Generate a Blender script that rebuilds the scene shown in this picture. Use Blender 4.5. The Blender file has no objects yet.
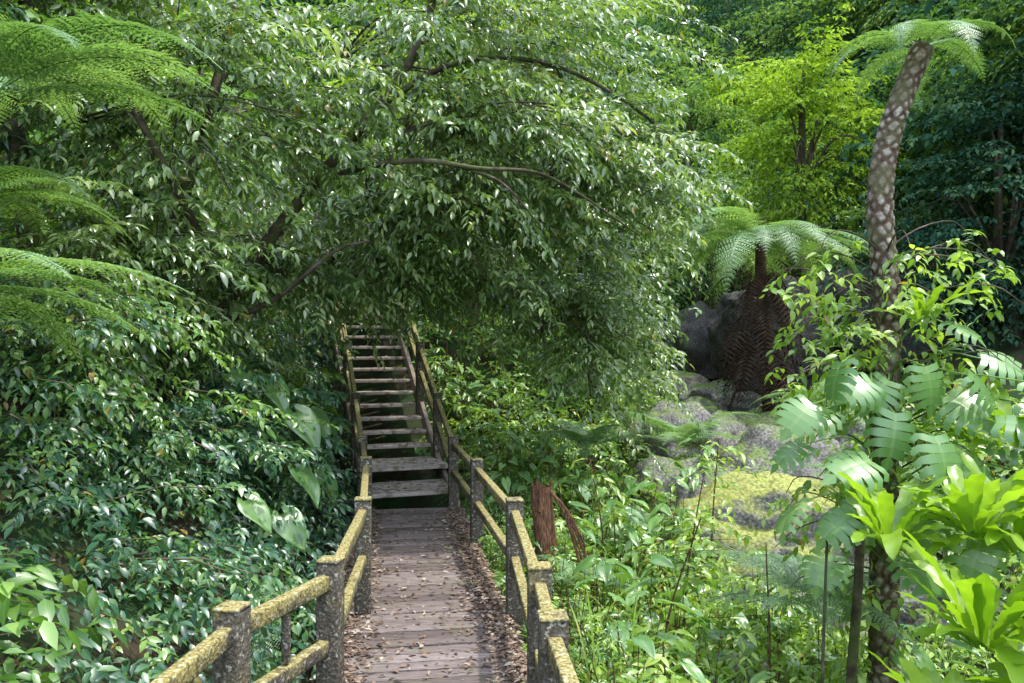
import bpy, bmesh, math, random
import numpy as np
from mathutils import Vector, noise
rng=np.random.default_rng(7); random.seed(7)
UP=np.array([0,0,1.0])
def nrm(a): return a/np.maximum(np.linalg.norm(a,axis=-1,keepdims=True),1e-9)
def U(a,b,n=None): return rng.uniform(a,b,n)

# ------------------------------------------------ layout of the place
def pathx(y):
    y=np.asarray(y,float)
    return np.where(y<4.5,-0.43-0.02*(y-4.5), np.where(y<12.0,-0.43-0.150*(y-4.5), -1.555-0.36*(y-12.0)))
def floorz(y):
    y=np.asarray(y,float)
    return np.where(y<10.85,0.0,np.where(y<12.85,0.2*np.clip(np.floor(y-10.85)+1,0,2),0.6+0.74*(np.minimum(y,18.5)-12.85)))
def basez(y):
    y=np.asarray(y,float)
    return -0.45+0.72*np.clip(y-12.6,0,6)+0.35*np.clip(y-18.6,0,12)
def ground(x,y):
    x=np.asarray(x,float); y=np.asarray(y,float)
    xc=pathx(np.minimum(y,30)); b=basez(y)
    dl=np.maximum(xc-0.9-x,0); 
    L=0.85*dl-0.15*np.clip(dl-8,0,80)
    xk=3.7+0.10*(y-8); zk=-1.9+0.115*np.minimum(y,30)
    x0=xc+0.8; x1=xk-1.2
    t=np.clip((x-x0)/np.maximum(x1-x0,0.5),0,1); t=t*t*(3-2*t)
    R=b*(1-t)+zk*t
    dr=np.maximum(x-xk-1.5,0)
    R=R+0.5*dr+0.25*np.clip(dr-5,0,60)
    z=np.where(x<x0,b+L,R)
    z=z+0.62*np.clip(y-31,0,80)
    amp=np.clip(np.abs(x-xc)-1.0,0,1.5)
    z=z+amp*(0.10*np.sin(1.7*x+0.6*y)+0.09*np.sin(2.3*y-0.9*x+1)+0.05*np.sin(4.9*x+3.1*y)+0.05*np.sin(5.3*y-2.7*x))
    return z

# ------------------------------------------------ mesh buffer
class Buf:
    def __init__(s): s.V=[];s.L=[];s.T=[];s.A=[];s.n=0
    def add(s,v,l,t,a):
        s.V.append(np.asarray(v,float).reshape(-1,3)); s.L.append(np.asarray(l).ravel()+s.n)
        s.T.append(np.asarray(t).ravel()); s.A.append(np.asarray(a,float).reshape(-1,3)); s.n+=len(s.V[-1])
    def obj(s,name,mat,parent=None,smooth=False):
        V=np.concatenate(s.V).astype(np.float32);L=np.concatenate(s.L).astype(np.int32);T=np.concatenate(s.T).astype(np.int32);A=np.concatenate(s.A).astype(np.float32)
        me=bpy.data.meshes.new(name); me.vertices.add(len(V)); me.vertices.foreach_set('co',V.ravel())
        me.loops.add(len(L)); me.loops.foreach_set('vertex_index',L)
        me.polygons.add(len(T)); st=np.concatenate([[0],np.cumsum(T)[:-1]]).astype(np.int32)
        me.polygons.foreach_set('loop_start',st); me.polygons.foreach_set('loop_total',T)
        if smooth: me.polygons.foreach_set('use_smooth',np.ones(len(T),bool))
        at=me.attributes.new('lv','FLOAT_VECTOR','POINT'); at.data.foreach_set('vector',A.ravel())
        me.update(calc_edges=True); me.validate()
        me.materials.append(mat)
        o=bpy.data.objects.new(name,me); bpy.context.scene.collection.objects.link(o)
        if parent: o.parent=parent
        return o
def empty(name):
    o=bpy.data.objects.new(name,None); bpy.context.scene.collection.objects.link(o); return o

def T_(verts,faces):
    v=np.array(verts,float); l=np.array([i for f in faces for i in f]); t=np.array([len(f) for f in faces]); return v,l,t
LEAF8=T_([(0,0,0),(-.42,.28,.05),(0,.28,0),(.42,.28,.05),(-.40,.62,.0),(0,.62,-.05),(.40,.62,.0),(0,1,-.2)],
 [(0,2,1),(0,3,2),(1,2,5,4),(2,3,6,5),(4,5,7),(5,6,7)])
LEAF4=T_([(0,0,0),(-.5,.42,.05),(0,1,-.15),(.5,.42,.05)],[(0,2,1),(0,3,2)])
STICK=T_([(1,0,0),(-.5,0,.87),(-.5,0,-.87),(.6,1,0),(-.3,1,.5),(-.3,1,-.5)],[(0,1,4,3),(1,2,5,4),(2,0,3,5)])
def mk_lobed(n=5):
    V=[];F=[]
    def wid(y): return 0.62*max(0.05,math.sin(math.pi*(0.16+0.76*y)))**0.6
    for s in (-1,1):
        for i in range(n):
            y0=i/n; y1=(i+1)/n; ym=(y0+y1)/2
            w=wid(ym); wi=w*.58; f=.25; back=-.26*(1-ym)
            k=len(V); h=(y1-y0)*.88
            yo0=y0*.88; yo1=y1*.88
            pts=[(0,yo0,0),(0,yo1,0),(s*wi,yo0+f*wi+back*.5,.06),(s*wi,yo1+f*wi+back*.5,.06),
                 (s*w*.85,yo0+h*.03+f*w*1.0+back,.03),(s*w*.85,yo1-h*.16+f*w*1.0+back,.03),
                 (s*w*1.04,yo0+h*.22+f*w*1.2+back,-.06),(s*w*.97,yo1-h*.24+f*w*1.3+back,-.06)]
            V+=pts
            q=[(k,k+1,k+3,k+2),(k+2,k+3,k+5,k+4),(k+4,k+5,k+7,k+6)]
            if s>0: q=[t[::-1] for t in q]
            F+=q
    k=len(V); V+=[(0,.86,0),(-.16,.98,.0),(.16,.98,0),(0,1.18,-.05)]
    F+=[(k,k+3,k+1),(k,k+2,k+3)]
    V=[(x,y,z-.34*y*y-.35*x*x) for x,y,z in V]
    return T_(V,F)
LOBED=mk_lobed()
def mk_heart():
    ys=[-.22,-.1,0,.15,.32,.5,.7,.88,1.0]; w=[.16,.30,.36,.39,.37,.31,.21,.1,.0]; V=[];F=[]
    for y,ww in zip(ys,w):
        for j,f in enumerate((-1,-.75,-.5,-.25,0,.25,.5,.75,1)):
            x=f*ww; yy=y
            if y<0 and abs(f)<.3: yy=0.0
            V.append((x,yy+abs(f)*.05,.16*abs(f)*ww-.30*max(y,0)**2+(.018 if j%2 else -.018)+.03*math.sin(7*y+3*f)))
    for i in range(len(ys)-1):
        for j in range(8):
            a=i*9+j; F.append((a,a+1,a+10,a+9))
    return T_(V,F)
HEART=mk_heart()

CAM=np.array([0,0,2.18])
def blocked(P):
    y=P[:,1]; w=np.abs(P[:,0]-pathx(y)); h=P[:,2]-floorz(y)
    top=np.where(y<9,2.7,np.where(y<12.8,2.25,1.0))
    m=(w<0.68)&(h<top)&(h>-.35)&(y<15.2)&(y>-2)
    m|=np.linalg.norm(P-CAM,axis=1)<1.7
    m|=(y<7.0)&(y>-1)&(P[:,0]>-1.25)&(P[:,0]<0.55)&(P[:,2]>0.0)
    return m
def inst(buf,tm,O,D,N,S,W,clus,filt=True):
    tv,tl,tt=tm
    n=len(O); S=np.broadcast_to(np.asarray(S,float),(n,)); W=np.broadcast_to(np.asarray(W,float),(n,)); clus=np.broadcast_to(np.asarray(clus,float),(n,))
    N=np.broadcast_to(N,O.shape)
    if filt:
        k=~blocked(O+nrm(D)*S[:,None]*.5); O,D,N,S,W,clus=O[k],D[k],N[k],S[k],W[k],clus[k]; n=len(O)
    if n==0: return
    Y=nrm(D); X=nrm(np.cross(Y,N)); Z=np.cross(X,Y)
    if tm is STICK: V=O[:,None,:]+X[:,None,:]*(tv[None,:,0,None]*W[:,None,None])+Y[:,None,:]*(tv[None,:,1,None]*S[:,None,None])+Z[:,None,:]*(tv[None,:,2,None]*W[:,None,None])
    else: V=O[:,None,:]+X[:,None,:]*(tv[None,:,0,None]*(S*W)[:,None,None])+Y[:,None,:]*(tv[None,:,1,None]*S[:,None,None])+Z[:,None,:]*(tv[None,:,2,None]*S[:,None,None])
    m=len(tv); A=np.empty((n,m,3)); A[:,:,0]=rng.random(n)[:,None]; A[:,:,1]=clus[:,None]; A[:,:,2]=np.minimum(np.abs(tv[:,0])*2.2,1)[None,:]
    Lp=(tl[None,:]+(np.arange(n)*m)[:,None]).ravel()
    buf.add(V,Lp,np.tile(tt,n),A)
def sprays(buf,tm,O,D,L,n,ll,W,droop=.4,clus=.5,stem=None,jit=.28,side=.75):
    m=len(O); D=nrm(D); L=np.broadcast_to(np.asarray(L,float),(m,)); clus=np.broadcast_to(np.asarray(clus,float),(m,))
    sd=nrm(np.cross(D,UP)+1e-6)
    t=(np.arange(n)+.6)/n; t=t[None,:]+rng.normal(0,.03,(m,n))
    Lc=L[:,None]
    P=O[:,None,:]+D[:,None,:]*(Lc*t)[...,None]; P[...,2]-=Lc*droop*t*t
    Tn=np.broadcast_to(D[:,None,:],P.shape).copy(); Tn[...,2]-=2*droop*t
    sg=np.where((np.arange(n)%2)[None,:]==0,1,-1)*np.ones((m,1))
    sg=np.where(t>.93,rng.normal(0,.2,(m,n)),sg)
    ld=Tn*.55+sd[:,None,:]*(sg*side)[...,None]+rng.normal(0,jit,P.shape); ld[...,2]-=.22
    N=UP+np.array([0,-.25,0])+sd[:,None,:]*(sg*.25)[...,None]+rng.normal(0,.36,P.shape)
    inst(buf,tm,P.reshape(-1,3),ld.reshape(-1,3),N.reshape(-1,3),ll*U(.5,1.2,m*n),W*U(.85,1.15,m*n),np.repeat(clus,n))
    if stem is not None:
        end=O+D*L[:,None]; end[:,2]-=L*droop
        inst(stem,STICK,O,end-O,UP+.01,np.linalg.norm(end-O,axis=1),.003,.5)
def pads(buf,tm,C,OUT,R,ns,nl,ll,W,stem=None,droop=.45,clus=None):
    m=len(C); OUT=nrm(OUT); R=np.broadcast_to(np.asarray(R,float),(m,))
    if clus is None: clus=rng.random(m)
    sd=nrm(np.cross(OUT,UP)+1e-6)
    t=np.linspace(-1,1,ns)[None,:]+rng.normal(0,.08,(m,ns))
    P=C[:,None,:]+OUT[:,None,:]*(R[:,None]*t)[...,None]; P[...,2]-=R[:,None]*.28*(t+1)**2*.5
    sg=np.where((np.arange(ns)%2)[None,:]==0,1,-1)*np.ones((m,1))
    D=OUT[:,None,:]*.6+sd[:,None,:]*(sg*.85*np.clip(1.25-t,0,1))[...,None]+rng.normal(0,.15,P.shape)
    L=(R[:,None]*(1.0-.4*np.abs(t)))*U(.6,1.1,(m,ns))
    sprays(buf,tm,P.reshape(-1,3),D.reshape(-1,3),L.ravel(),nl,ll,W,droop,np.repeat(clus,ns)+rng.normal(0,.08,m*ns),None)
    if stem is not None:
        a=C-OUT*R[:,None]; b=C+OUT*R[:,None]*.9; b[:,2]-=R*.5
        c=(a+b)/2; c[:,2]+=R*.14
        inst(stem,STICK,a,c-a,UP+.01,np.linalg.norm(c-a,axis=1),.010,.5)
        inst(stem,STICK,c,b-c,UP+.01,np.linalg.norm(b-c,axis=1),.006,.5)
def crown_pts(c,r,n,shell=.45,zmin=None):
    d=nrm(rng.normal(0,1,(n,3))); q=(shell+(1-shell)*rng.random(n))*(1+.18*np.sin(3.1*d[:,0]*2+c[0])*np.cos(4*d[:,2]+c[1])+.1*rng.normal(0,1,n))
    P=np.array(c)+d*np.array(r)*q[:,None]
    out=d.copy(); out[:,2]=out[:,2]*.45-.02
    if zmin is not None:
        k=P[:,2]>zmin; P,out=P[k],out[k]
    return P,out
def catmull(pts,k=6):
    p=[np.array(q,float) for q in pts]; p=[2*p[0]-p[1]]+p+[2*p[-1]-p[-2]]; out=[]
    for i in range(1,len(p)-2):
        for j in range(k):
            t=j/k; a,b,c,d=p[i-1],p[i],p[i+1],p[i+2]
            out.append(.5*((2*b)+(-a+c)*t+(2*a-5*b+4*c-d)*t*t+(-a+3*b-3*c+d)*t**3))
    out.append(p[-2]); return np.array(out)
def tube(buf,pts,r0,r1,sides=8,k=6,rough=.06,pat=None):
    P=catmull(pts,k); n=len(P); Tn=nrm(np.gradient(P,axis=0)); ref=np.array([.31,.9,.2])
    X=nrm(np.cross(Tn,ref)); Y=np.cross(Tn,X)
    r=np.linspace(r0,r1,n)
    ds=np.concatenate([[0],np.cumsum(np.linalg.norm(np.diff(P,axis=0),axis=1))])
    th=np.linspace(0,2*math.pi,sides+1)[:-1]
    ct,st=np.cos(th),np.sin(th)
    R=r[:,None]*(1+rough*np.sin(3*th+ds[:,None]*4)+rough*(rng.normal(0,.5,(n,sides)) if pat is None else 0))
    val=np.zeros((n,sides))
    if pat:
        nu,h=pat; a=(th/(2*math.pi))[None,:]*nu+.10*np.sin(ds[:,None]*9+1)*np.sin(2*th); v=ds[:,None]/h+.16*np.sin(ds[:,None]*5)+.13*np.sin(3*th+3.3*ds[:,None])+.08*np.sin(th*2+11*ds[:,None])
        p=(a+v)%1-.5; q=(a-v)%1-.5; e=np.maximum(abs(p),abs(q))*2*.6+np.sqrt(p*p+q*q)*.65
        cell=np.floor(a+v)*7.1+np.floor(a-v)*3.7; jit=.20*np.sin(cell*12.9)
        val=np.clip((0.66+jit-e)/.25,0,1)*(.75+.25*np.sin(cell*5.3))
        R=R*(1+.16*val*(1-.5*np.clip(1-e,0,1)))
    V=P[:,None,:]+X[:,None,:]*(R*ct)[...,None]+Y[:,None,:]*(R*st)[...,None]
    A=np.zeros((n,sides,3)); A[...,0]=rng.random(); A[...,1]=ds[:,None]; A[...,2]=val
    i=np.arange(n-1)[:,None]; j=np.arange(sides)[None,:]; j2=(j+1)%sides
    L=np.stack([i*sides+j,i*sides+j2,(i+1)*sides+j2,(i+1)*sides+j],-1).reshape(-1)
    buf.add(V,L,np.full((n-1)*sides,4),A)
def frond(buf,O,az,L,e0=60,e1=-45,npn=26,wid=.3,det=10,roll=0,clus=.5,stem=None,tm=LEAF4):
    n=40; e=np.radians(np.linspace(e0,e1,n)); h=np.array([math.cos(az),math.sin(az),0])
    step=L/n; d=h[None,:]*np.cos(e)[:,None]+UP[None,:]*np.sin(e)[:,None]
    P=np.array(O)+np.cumsum(d*step,axis=0)
    sd=nrm(np.cross(h,UP)); 
    t=np.linspace(.12,.99,npn); idx=t*(n-1); i0=np.clip(idx.astype(int),0,n-2); f=idx-i0
    Q=P[i0]*(1-f)[:,None]+P[i0+1]*f[:,None]; dd=d[i0]
    nn=nrm(np.cross(sd[None,:],dd)); nn*=np.sign(nn[:,2:3]+.3)
    pl=wid*L*np.clip(np.sin(np.pi*np.clip(t*.86+.14,0,1)**.8),0.02,1)*U(.86,1.1,npn)
    for s in (-1,1):
        pd=nrm(sd*s*.9+dd*.38-UP*.16+nn*.1+rng.normal(0,.05,(npn,3)))
        if det:
            u=(np.arange(det)+.3)/det
            for s2 in (-1,1):
                OO=Q[:,None,:]+pd[:,None,:]*(pl[:,None]*u)[...,None]; OO[...,2]-=.18*pl[:,None]*u*u
                ax=nrm(np.cross(nn,pd))*s2
                D=ax[:,None,:]*.9+pd[:,None,:]*.45+rng.normal(0,.06,OO.shape)
                S=(pl[:,None]*.19*(1.05-u**1.5))+.004; S=np.maximum(S,.012*L*.3)
                inst(buf,LEAF4,OO.reshape(-1,3),D.reshape(-1,3),np.repeat(nn,det,0),S.ravel(),.46,clus)
        else:
            inst(buf,LEAF4,Q,pd-UP*.12,nn,pl,.16,clus)
    if stem is not None:
        k=np.arange(0,n-1,3); a=P[k]; b=P[np.minimum(k+3,n-1)]
        inst(stem,STICK,a,b-a,UP+.01,np.linalg.norm(b-a,axis=1),.003+.002*L,.5)
def strap(buf,O,az,L,W,e0,e1,wave=.1,clus=.5,tw=0):
    n=16; e=np.radians(np.linspace(e0,e1,n+1)); h=np.array([math.cos(az),math.sin(az),0]); sd=np.array([-math.sin(az),math.cos(az),0])
    d=h[None,:]*np.cos(e)[:,None]+UP[None,:]*np.sin(e)[:,None]; P=np.array(O)+np.cumsum(d*L/n,axis=0); nn=np.cross(sd[None,:],d); nn=nn*np.sign((nn@UP)[0]+1e-3)
    t=np.linspace(0,1,n+1); w=W*np.clip(np.minimum(.22+1.6*t,1),0,1)*np.clip((1-t)/.28,0,1)**.6
    w=w*(1+.10*np.sin(t*19+rng.random()*6)*(wave>0))
    xs=np.array([-1,-.55,0,.55,1.0]); ph=rng.random()*6
    ti=math.radians(tw)
    V=[]
    for j,x in enumerate(xs):
        off=sd[None,:]*(x*w)[:,None]*math.cos(ti)+nn*((x*w*math.sin(ti))+abs(x)*.22*w+wave*w*abs(x)*np.sin(t*26+ph+2*x))[:,None]
        V.append(P+off)
    V=np.stack(V,1); m=5
    i=np.arange(n)[:,None]; j=np.arange(4)[None,:]
    Lp=np.stack([i*m+j,i*m+j+1,(i+1)*m+j+1,(i+1)*m+j],-1).reshape(-1)
    A=np.zeros((n+1,m,3)); A[...,0]=rng.random(); A[...,1]=clus; A[...,2]=np.minimum(abs(xs)*2,1)[None,:]
    buf.add(V,Lp,np.full(n*4,4),A)
def box(buf,c,ax,ay,az,a0=.5,a1=.5):
    c=np.array(c,float); V=[c+sx*ax+sy*ay+sz*az for sx in(-1,1) for sy in(-1,1) for sz in(-1,1)]
    F=[(0,1,3,2),(4,6,7,5),(0,4,5,1),(2,3,7,6),(0,2,6,4),(1,5,7,3)]
    if np.dot(np.cross(ax,ay),az)<0: F=[f[::-1] for f in F]
    buf.add(V,[i for f in F for i in f],[4]*6,[(a0,a1,0)]*8)

# ------------------------------------------------ materials
def newmat(name):
    m=bpy.data.materials.new(name); m.use_nodes=True; nt=m.node_tree; nt.nodes.clear(); return m,nt
def nd(nt,t,**k):
    n=nt.nodes.new(t)
    for a,b in k.items(): setattr(n,a,b)
    return n
def ramp(nt,stops,fac):
    r=nd(nt,'ShaderNodeValToRGB'); cr=r.color_ramp
    while len(cr.elements)<len(stops): cr.elements.new(.5)
    for e,(p,c) in zip(cr.elements,stops): e.position=p; e.color=(*c,1) if len(c)==3 else c
    nt.links.new(fac,r.inputs[0]); return r.outputs[0]
def mathn(nt,op,a,b=None,c=None):
    n=nd(nt,'ShaderNodeMath',operation=op)
    for i,v in enumerate((a,b,c)):
        if v is None: continue
        if isinstance(v,(int,float)): n.inputs[i].default_value=v
        else: nt.links.new(v,n.inputs[i])
    return n.outputs[0]
def mixc(nt,f,a,b,bt='MIX'):
    n=nd(nt,'ShaderNodeMix',data_type='RGBA',blend_type=bt)
    for i,v in ((0,f),(6,a),(7,b)):
        if isinstance(v,(int,float)): n.inputs[i].default_value=v
        elif isinstance(v,tuple): n.inputs[i].default_value=(*v,1)
        else: nt.links.new(v,n.inputs[i])
    return n.outputs[2]
def leafmat(name,cols,rough=.42,tr=.35,trc=(1.5,1.6,.5),dead=.0,spec=.5,simple=False):
    m,nt=newmat(name)
    at=nd(nt,'ShaderNodeAttribute',attribute_name='lv'); sp=nd(nt,'ShaderNodeSeparateXYZ'); nt.links.new(at.outputs['Vector'],sp.inputs[0])
    f=mathn(nt,'ADD',mathn(nt,'MULTIPLY',sp.outputs[0],.5),mathn(nt,'MULTIPLY',sp.outputs[1],.5))
    n=len(cols); col=ramp(nt,[(.08+.84*i/(n-1),c) for i,c in enumerate(cols)],f)
    if not simple:
        rib=mathn(nt,'SUBTRACT',1.0,mathn(nt,'MULTIPLY',sp.outputs[2],7.0)); rib=mathn(nt,'MAXIMUM',rib,0.0)
        col=mixc(nt,mathn(nt,'MULTIPLY',rib,.30),col,(.28,.36,.12))
    if dead>0:
        g=mathn(nt,'GREATER_THAN',sp.outputs[0],1-dead); col=mixc(nt,g,col,(.28,.20,.04))
    if simple: p=nd(nt,'ShaderNodeBsdfDiffuse'); nt.links.new(col,p.inputs[0])
    else:
        p=nd(nt,'ShaderNodeBsdfPrincipled'); nt.links.new(col,p.inputs['Base Color']); p.inputs['Roughness'].default_value=rough
        p.inputs['Specular IOR Level'].default_value=spec
    tc=mixc(nt,1.0,col,trc,'MULTIPLY'); t=nd(nt,'ShaderNodeBsdfTranslucent'); nt.links.new(tc,t.inputs[0])
    mx=nd(nt,'ShaderNodeMixShader'); mx.inputs[0].default_value=tr; nt.links.new(p.outputs[0],mx.inputs[1]); nt.links.new(t.outputs[0],mx.inputs[2])
    o=nd(nt,'ShaderNodeOutputMaterial'); nt.links.new(mx.outputs[0],o.inputs[0]); return m
def surfmat(name,build,rough=.8,bump=.3,bscale=30):
    m,nt=newmat(name); geo=nd(nt,'ShaderNodeNewGeometry'); tc=nd(nt,'ShaderNodeTexCoord')
    at=nd(nt,'ShaderNodeAttribute',attribute_name='lv'); sp=nd(nt,'ShaderNodeSeparateXYZ'); nt.links.new(at.outputs['Vector'],sp.inputs[0])
    nz=nd(nt,'ShaderNodeSeparateXYZ'); nt.links.new(geo.outputs['Normal'],nz.inputs[0])
    def noi(s,d=4,sc=None):
        n=nd(nt,'ShaderNodeTexNoise'); n.inputs['Scale'].default_value=s; n.inputs['Detail'].default_value=d
        if sc:
            mp=nd(nt,'ShaderNodeMapping'); mp.inputs['Scale'].default_value=sc; nt.links.new(tc.outputs['Object'],mp.inputs[0]); nt.links.new(mp.outputs[0],n.inputs[0])
        else: nt.links.new(tc.outputs['Object'],n.inputs[0])
        return n.outputs[0]
    col,h=build(nt,sp,nz.outputs[2],noi)
    p=nd(nt,'ShaderNodeBsdfPrincipled'); nt.links.new(col,p.inputs['Base Color']); p.inputs['Roughness'].default_value=rough
    p.inputs['Specular IOR Level'].default_value=.2
    b=nd(nt,'ShaderNodeBump'); b.inputs['Strength'].default_value=bump; b.inputs['Distance'].default_value=.02; nt.links.new(h,b.inputs['Height']); nt.links.new(b.outputs[0],p.inputs['Normal'])
    o=nd(nt,'ShaderNodeOutputMaterial'); nt.links.new(p.outputs[0],o.inputs[0]); return m

M_crown=leafmat('leaf_crown',[(.045,.095,.028),(.09,.165,.046),(.18,.27,.09),(.34,.41,.19)],.29,.36,dead=.008,spec=1.0)
M_shrub=leafmat('leaf_shrub',[(.012,.052,.034),(.024,.088,.048),(.055,.15,.062),(.17,.28,.09)],.33,.28,dead=.004,spec=.8)
M_bright=leafmat('leaf_bright',[(.08,.17,.018),(.16,.28,.03),(.27,.41,.06),(.42,.54,.13)],.36,.42,dead=.012,spec=.75)
M_mid=leafmat('leaf_mid',[(.035,.10,.022),(.08,.185,.038),(.16,.30,.065),(.29,.43,.12)],.33,.36,dead=.02,spec=.8)
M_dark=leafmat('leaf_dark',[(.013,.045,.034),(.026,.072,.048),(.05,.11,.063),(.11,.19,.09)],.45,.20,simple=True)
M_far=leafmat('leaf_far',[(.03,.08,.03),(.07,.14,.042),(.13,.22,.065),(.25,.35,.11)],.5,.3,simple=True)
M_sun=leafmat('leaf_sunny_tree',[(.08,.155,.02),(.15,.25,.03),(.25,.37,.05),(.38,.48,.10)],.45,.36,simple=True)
M_fern=leafmat('leaf_fern',[(.08,.17,.065),(.15,.26,.12),(.25,.37,.19)],.40,.33,spec=.7)
M_nest=leafmat('leaf_nest_fern',[(.11,.22,.012),(.20,.33,.025),(.31,.46,.055)],.36,.42,spec=.7)
M_mons=leafmat('leaf_monstera',[(.08,.18,.05),(.13,.26,.07),(.21,.36,.11)],.34,.3,spec=.8)
M_grass=leafmat('leaf_grass',[(.10,.20,.025),(.17,.28,.05),(.32,.36,.12)],.5,.35,simple=True)
M_dry=leafmat('dry_leaf',[(.07,.048,.034),(.14,.095,.068),(.24,.175,.13),(.42,.35,.28)],.8,.1,trc=(1,1,1),simple=True)
def b_bark(nt,sp,nz,noi):
    n=noi(9,6); n2=noi(40,3)
    c=ramp(nt,[(.3,(.035,.026,.018)),(.55,(.09,.07,.05)),(.75,(.17,.145,.12))],n)
    c=mixc(nt,mathn(nt,'MULTIPLY',mathn(nt,'GREATER_THAN',noi(5,3),.56),.6),c,(.07,.10,.025)); return c,n2
M_bark=surfmat('bark',b_bark,.85,.5)
def b_scale(nt,sp,nz,noi):
    n=noi(25,5)
    a=ramp(nt,[(.3,(.16,.135,.10)),(.5,(.32,.285,.23)),(.7,(.50,.47,.40))],n); d=ramp(nt,[(.3,(.035,.022,.014)),(.7,(.12,.08,.05))],n)
    c=mixc(nt,sp.outputs[2],d,a); c=mixc(nt,mathn(nt,'MULTIPLY',ramp(nt,[(.45,(0,0,0)),(.6,(1,1,1))],noi(5,5)),.6),c,(.11,.11,.05)); return c,n
M_scale=surfmat('scarred_trunk',b_scale,.8,.7)
def b_deck(nt,sp,nz,noi):
    g=noi(6,6,(1.2,14,14)); n=noi(3,4)
    c=ramp(nt,[(.25,(.05,.038,.034)),(.5,(.135,.108,.098)),(.75,(.27,.23,.215))],mathn(nt,'ADD',mathn(nt,'MULTIPLY',g,.7),mathn(nt,'MULTIPLY',sp.outputs[0],.28)))
    c=mixc(nt,mathn(nt,'MULTIPLY',ramp(nt,[(.5,(0,0,0)),(.7,(1,1,1))],n),.35),c,(.12,.115,.06)); return c,g
M_deck=surfmat('deck_planks',b_deck,.75,.6)
def b_tread(nt,sp,nz,noi):
    g=noi(6,6,(1.2,14,14)); n=noi(8,4)
    c=ramp(nt,[(.25,(.18,.14,.115)),(.5,(.36,.305,.27)),(.75,(.54,.49,.45))],mathn(nt,'ADD',mathn(nt,'MULTIPLY',g,.6),mathn(nt,'MULTIPLY',sp.outputs[0],.38)))
    c=mixc(nt,ramp(nt,[(.5,(0,0,0)),(.62,(1,1,1))],n),c,(.17,.13,.09)); return c,g
M_tread=surfmat('stair_treads',b_tread,.75,.5)
def b_rail(nt,sp,nz,noi):
    n=noi(5,6); f=noi(60,4); s=noi(30,3)
    dark=ramp(nt,[(.3,(.035,.030,.022)),(.6,(.10,.088,.068)),(.8,(.21,.19,.155))],f)
    moss=ramp(nt,[(.3,(.12,.10,.03)),(.5,(.23,.195,.07)),(.72,(.38,.33,.15))],f)
    k=mathn(nt,'ADD',mathn(nt,'MULTIPLY',nz,.55),mathn(nt,'ADD',mathn(nt,'MULTIPLY',n,2.6),mathn(nt,'SUBTRACT',sp.outputs[1],1.72)))
    k=ramp(nt,[(.10,(0,0,0)),(.7,(1,1,1))],k)
    c=mixc(nt,k,dark,moss)
    c=mixc(nt,mathn(nt,'MULTIPLY',ramp(nt,[(.59,(0,0,0)),(.64,(1,1,1))],s),.5),c,(.38,.38,.31)); 
    c=mixc(nt,mathn(nt,'MULTIPLY',ramp(nt,[(.38,(1,1,1)),(.44,(0,0,0))],s),.6),c,(.05,.042,.025)); return c,f
M_rail=surfmat('mossy_timber',b_rail,.85,.6)
def b_soil(nt,sp,nz,noi):
    n=noi(2,6); f=noi(25,5)
    c=ramp(nt,[(.3,(.016,.013,.008)),(.6,(.045,.035,.02))],f); c=mixc(nt,ramp(nt,[(.4,(0,0,0)),(.6,(1,1,1))],n),c,(.02,.05,.014)); return c,f
M_soil=surfmat('forest_soil',b_soil,.95,.8)
def mk_rock(moss,th,k_=1.0):
    def b(nt,sp,nz,noi):
        n=noi(3.5,7); f=noi(24,6)
        r=ramp(nt,[(.3,(.06*k_,.06*k_,.052*k_)),(.55,(.17*k_,.16*k_,.145*k_)),(.75,(.34*k_,.325*k_,.29*k_))],f)
        g=ramp(nt,[(.3,tuple(v*.35 for v in moss)),(.6,moss)],f)
        k=ramp(nt,[(th,(0,0,0)),(th+.25,(1,1,1))],mathn(nt,'ADD',mathn(nt,'MULTIPLY',nz,.55),mathn(nt,'MULTIPLY',n,.6)))
        return mixc(nt,k,r,g),f
    return b
M_rockY=surfmat('rock_golden_moss',mk_rock((.29,.31,.09),.40),.9,.9)
M_rock=surfmat('rock_moss',mk_rock((.12,.18,.04),.60),.85,.9)
M_cliff=surfmat('cliff_rock',mk_rock((.04,.07,.02),.70,.3),.85,1.0)
def b_dead(nt,sp,nz,noi):
    f=noi(12,5,(6,6,1)); return ramp(nt,[(.3,(.035,.018,.011)),(.55,(.13,.065,.035)),(.8,(.26,.16,.095))],f),f
M_dead=surfmat('dead_wood',b_dead,.9,.8)
def b_skirt(nt,sp,nz,noi):
    f=noi(12,5); return ramp(nt,[(.3,(.02,.012,.008)),(.6,(.065,.04,.025))],f),f
M_skirt=surfmat('dead_fronds',b_skirt,.9,.3)
m,nt=newmat('creek_water'); p=nd(nt,'ShaderNodeBsdfPrincipled'); p.inputs['Base Color'].default_value=(.02,.028,.018,1); p.inputs['Roughness'].default_value=.1
nn_=nd(nt,'ShaderNodeTexNoise'); nn_.inputs['Scale'].default_value=3; bb=nd(nt,'ShaderNodeBump'); bb.inputs['Strength'].default_value=.3; nt.links.new(nn_.outputs[0],bb.inputs['Height']); nt.links.new(bb.outputs[0],p.inputs['Normal'])
o=nd(nt,'ShaderNodeOutputMaterial'); nt.links.new(p.outputs[0],o.inputs[0]); M_water=m

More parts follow.
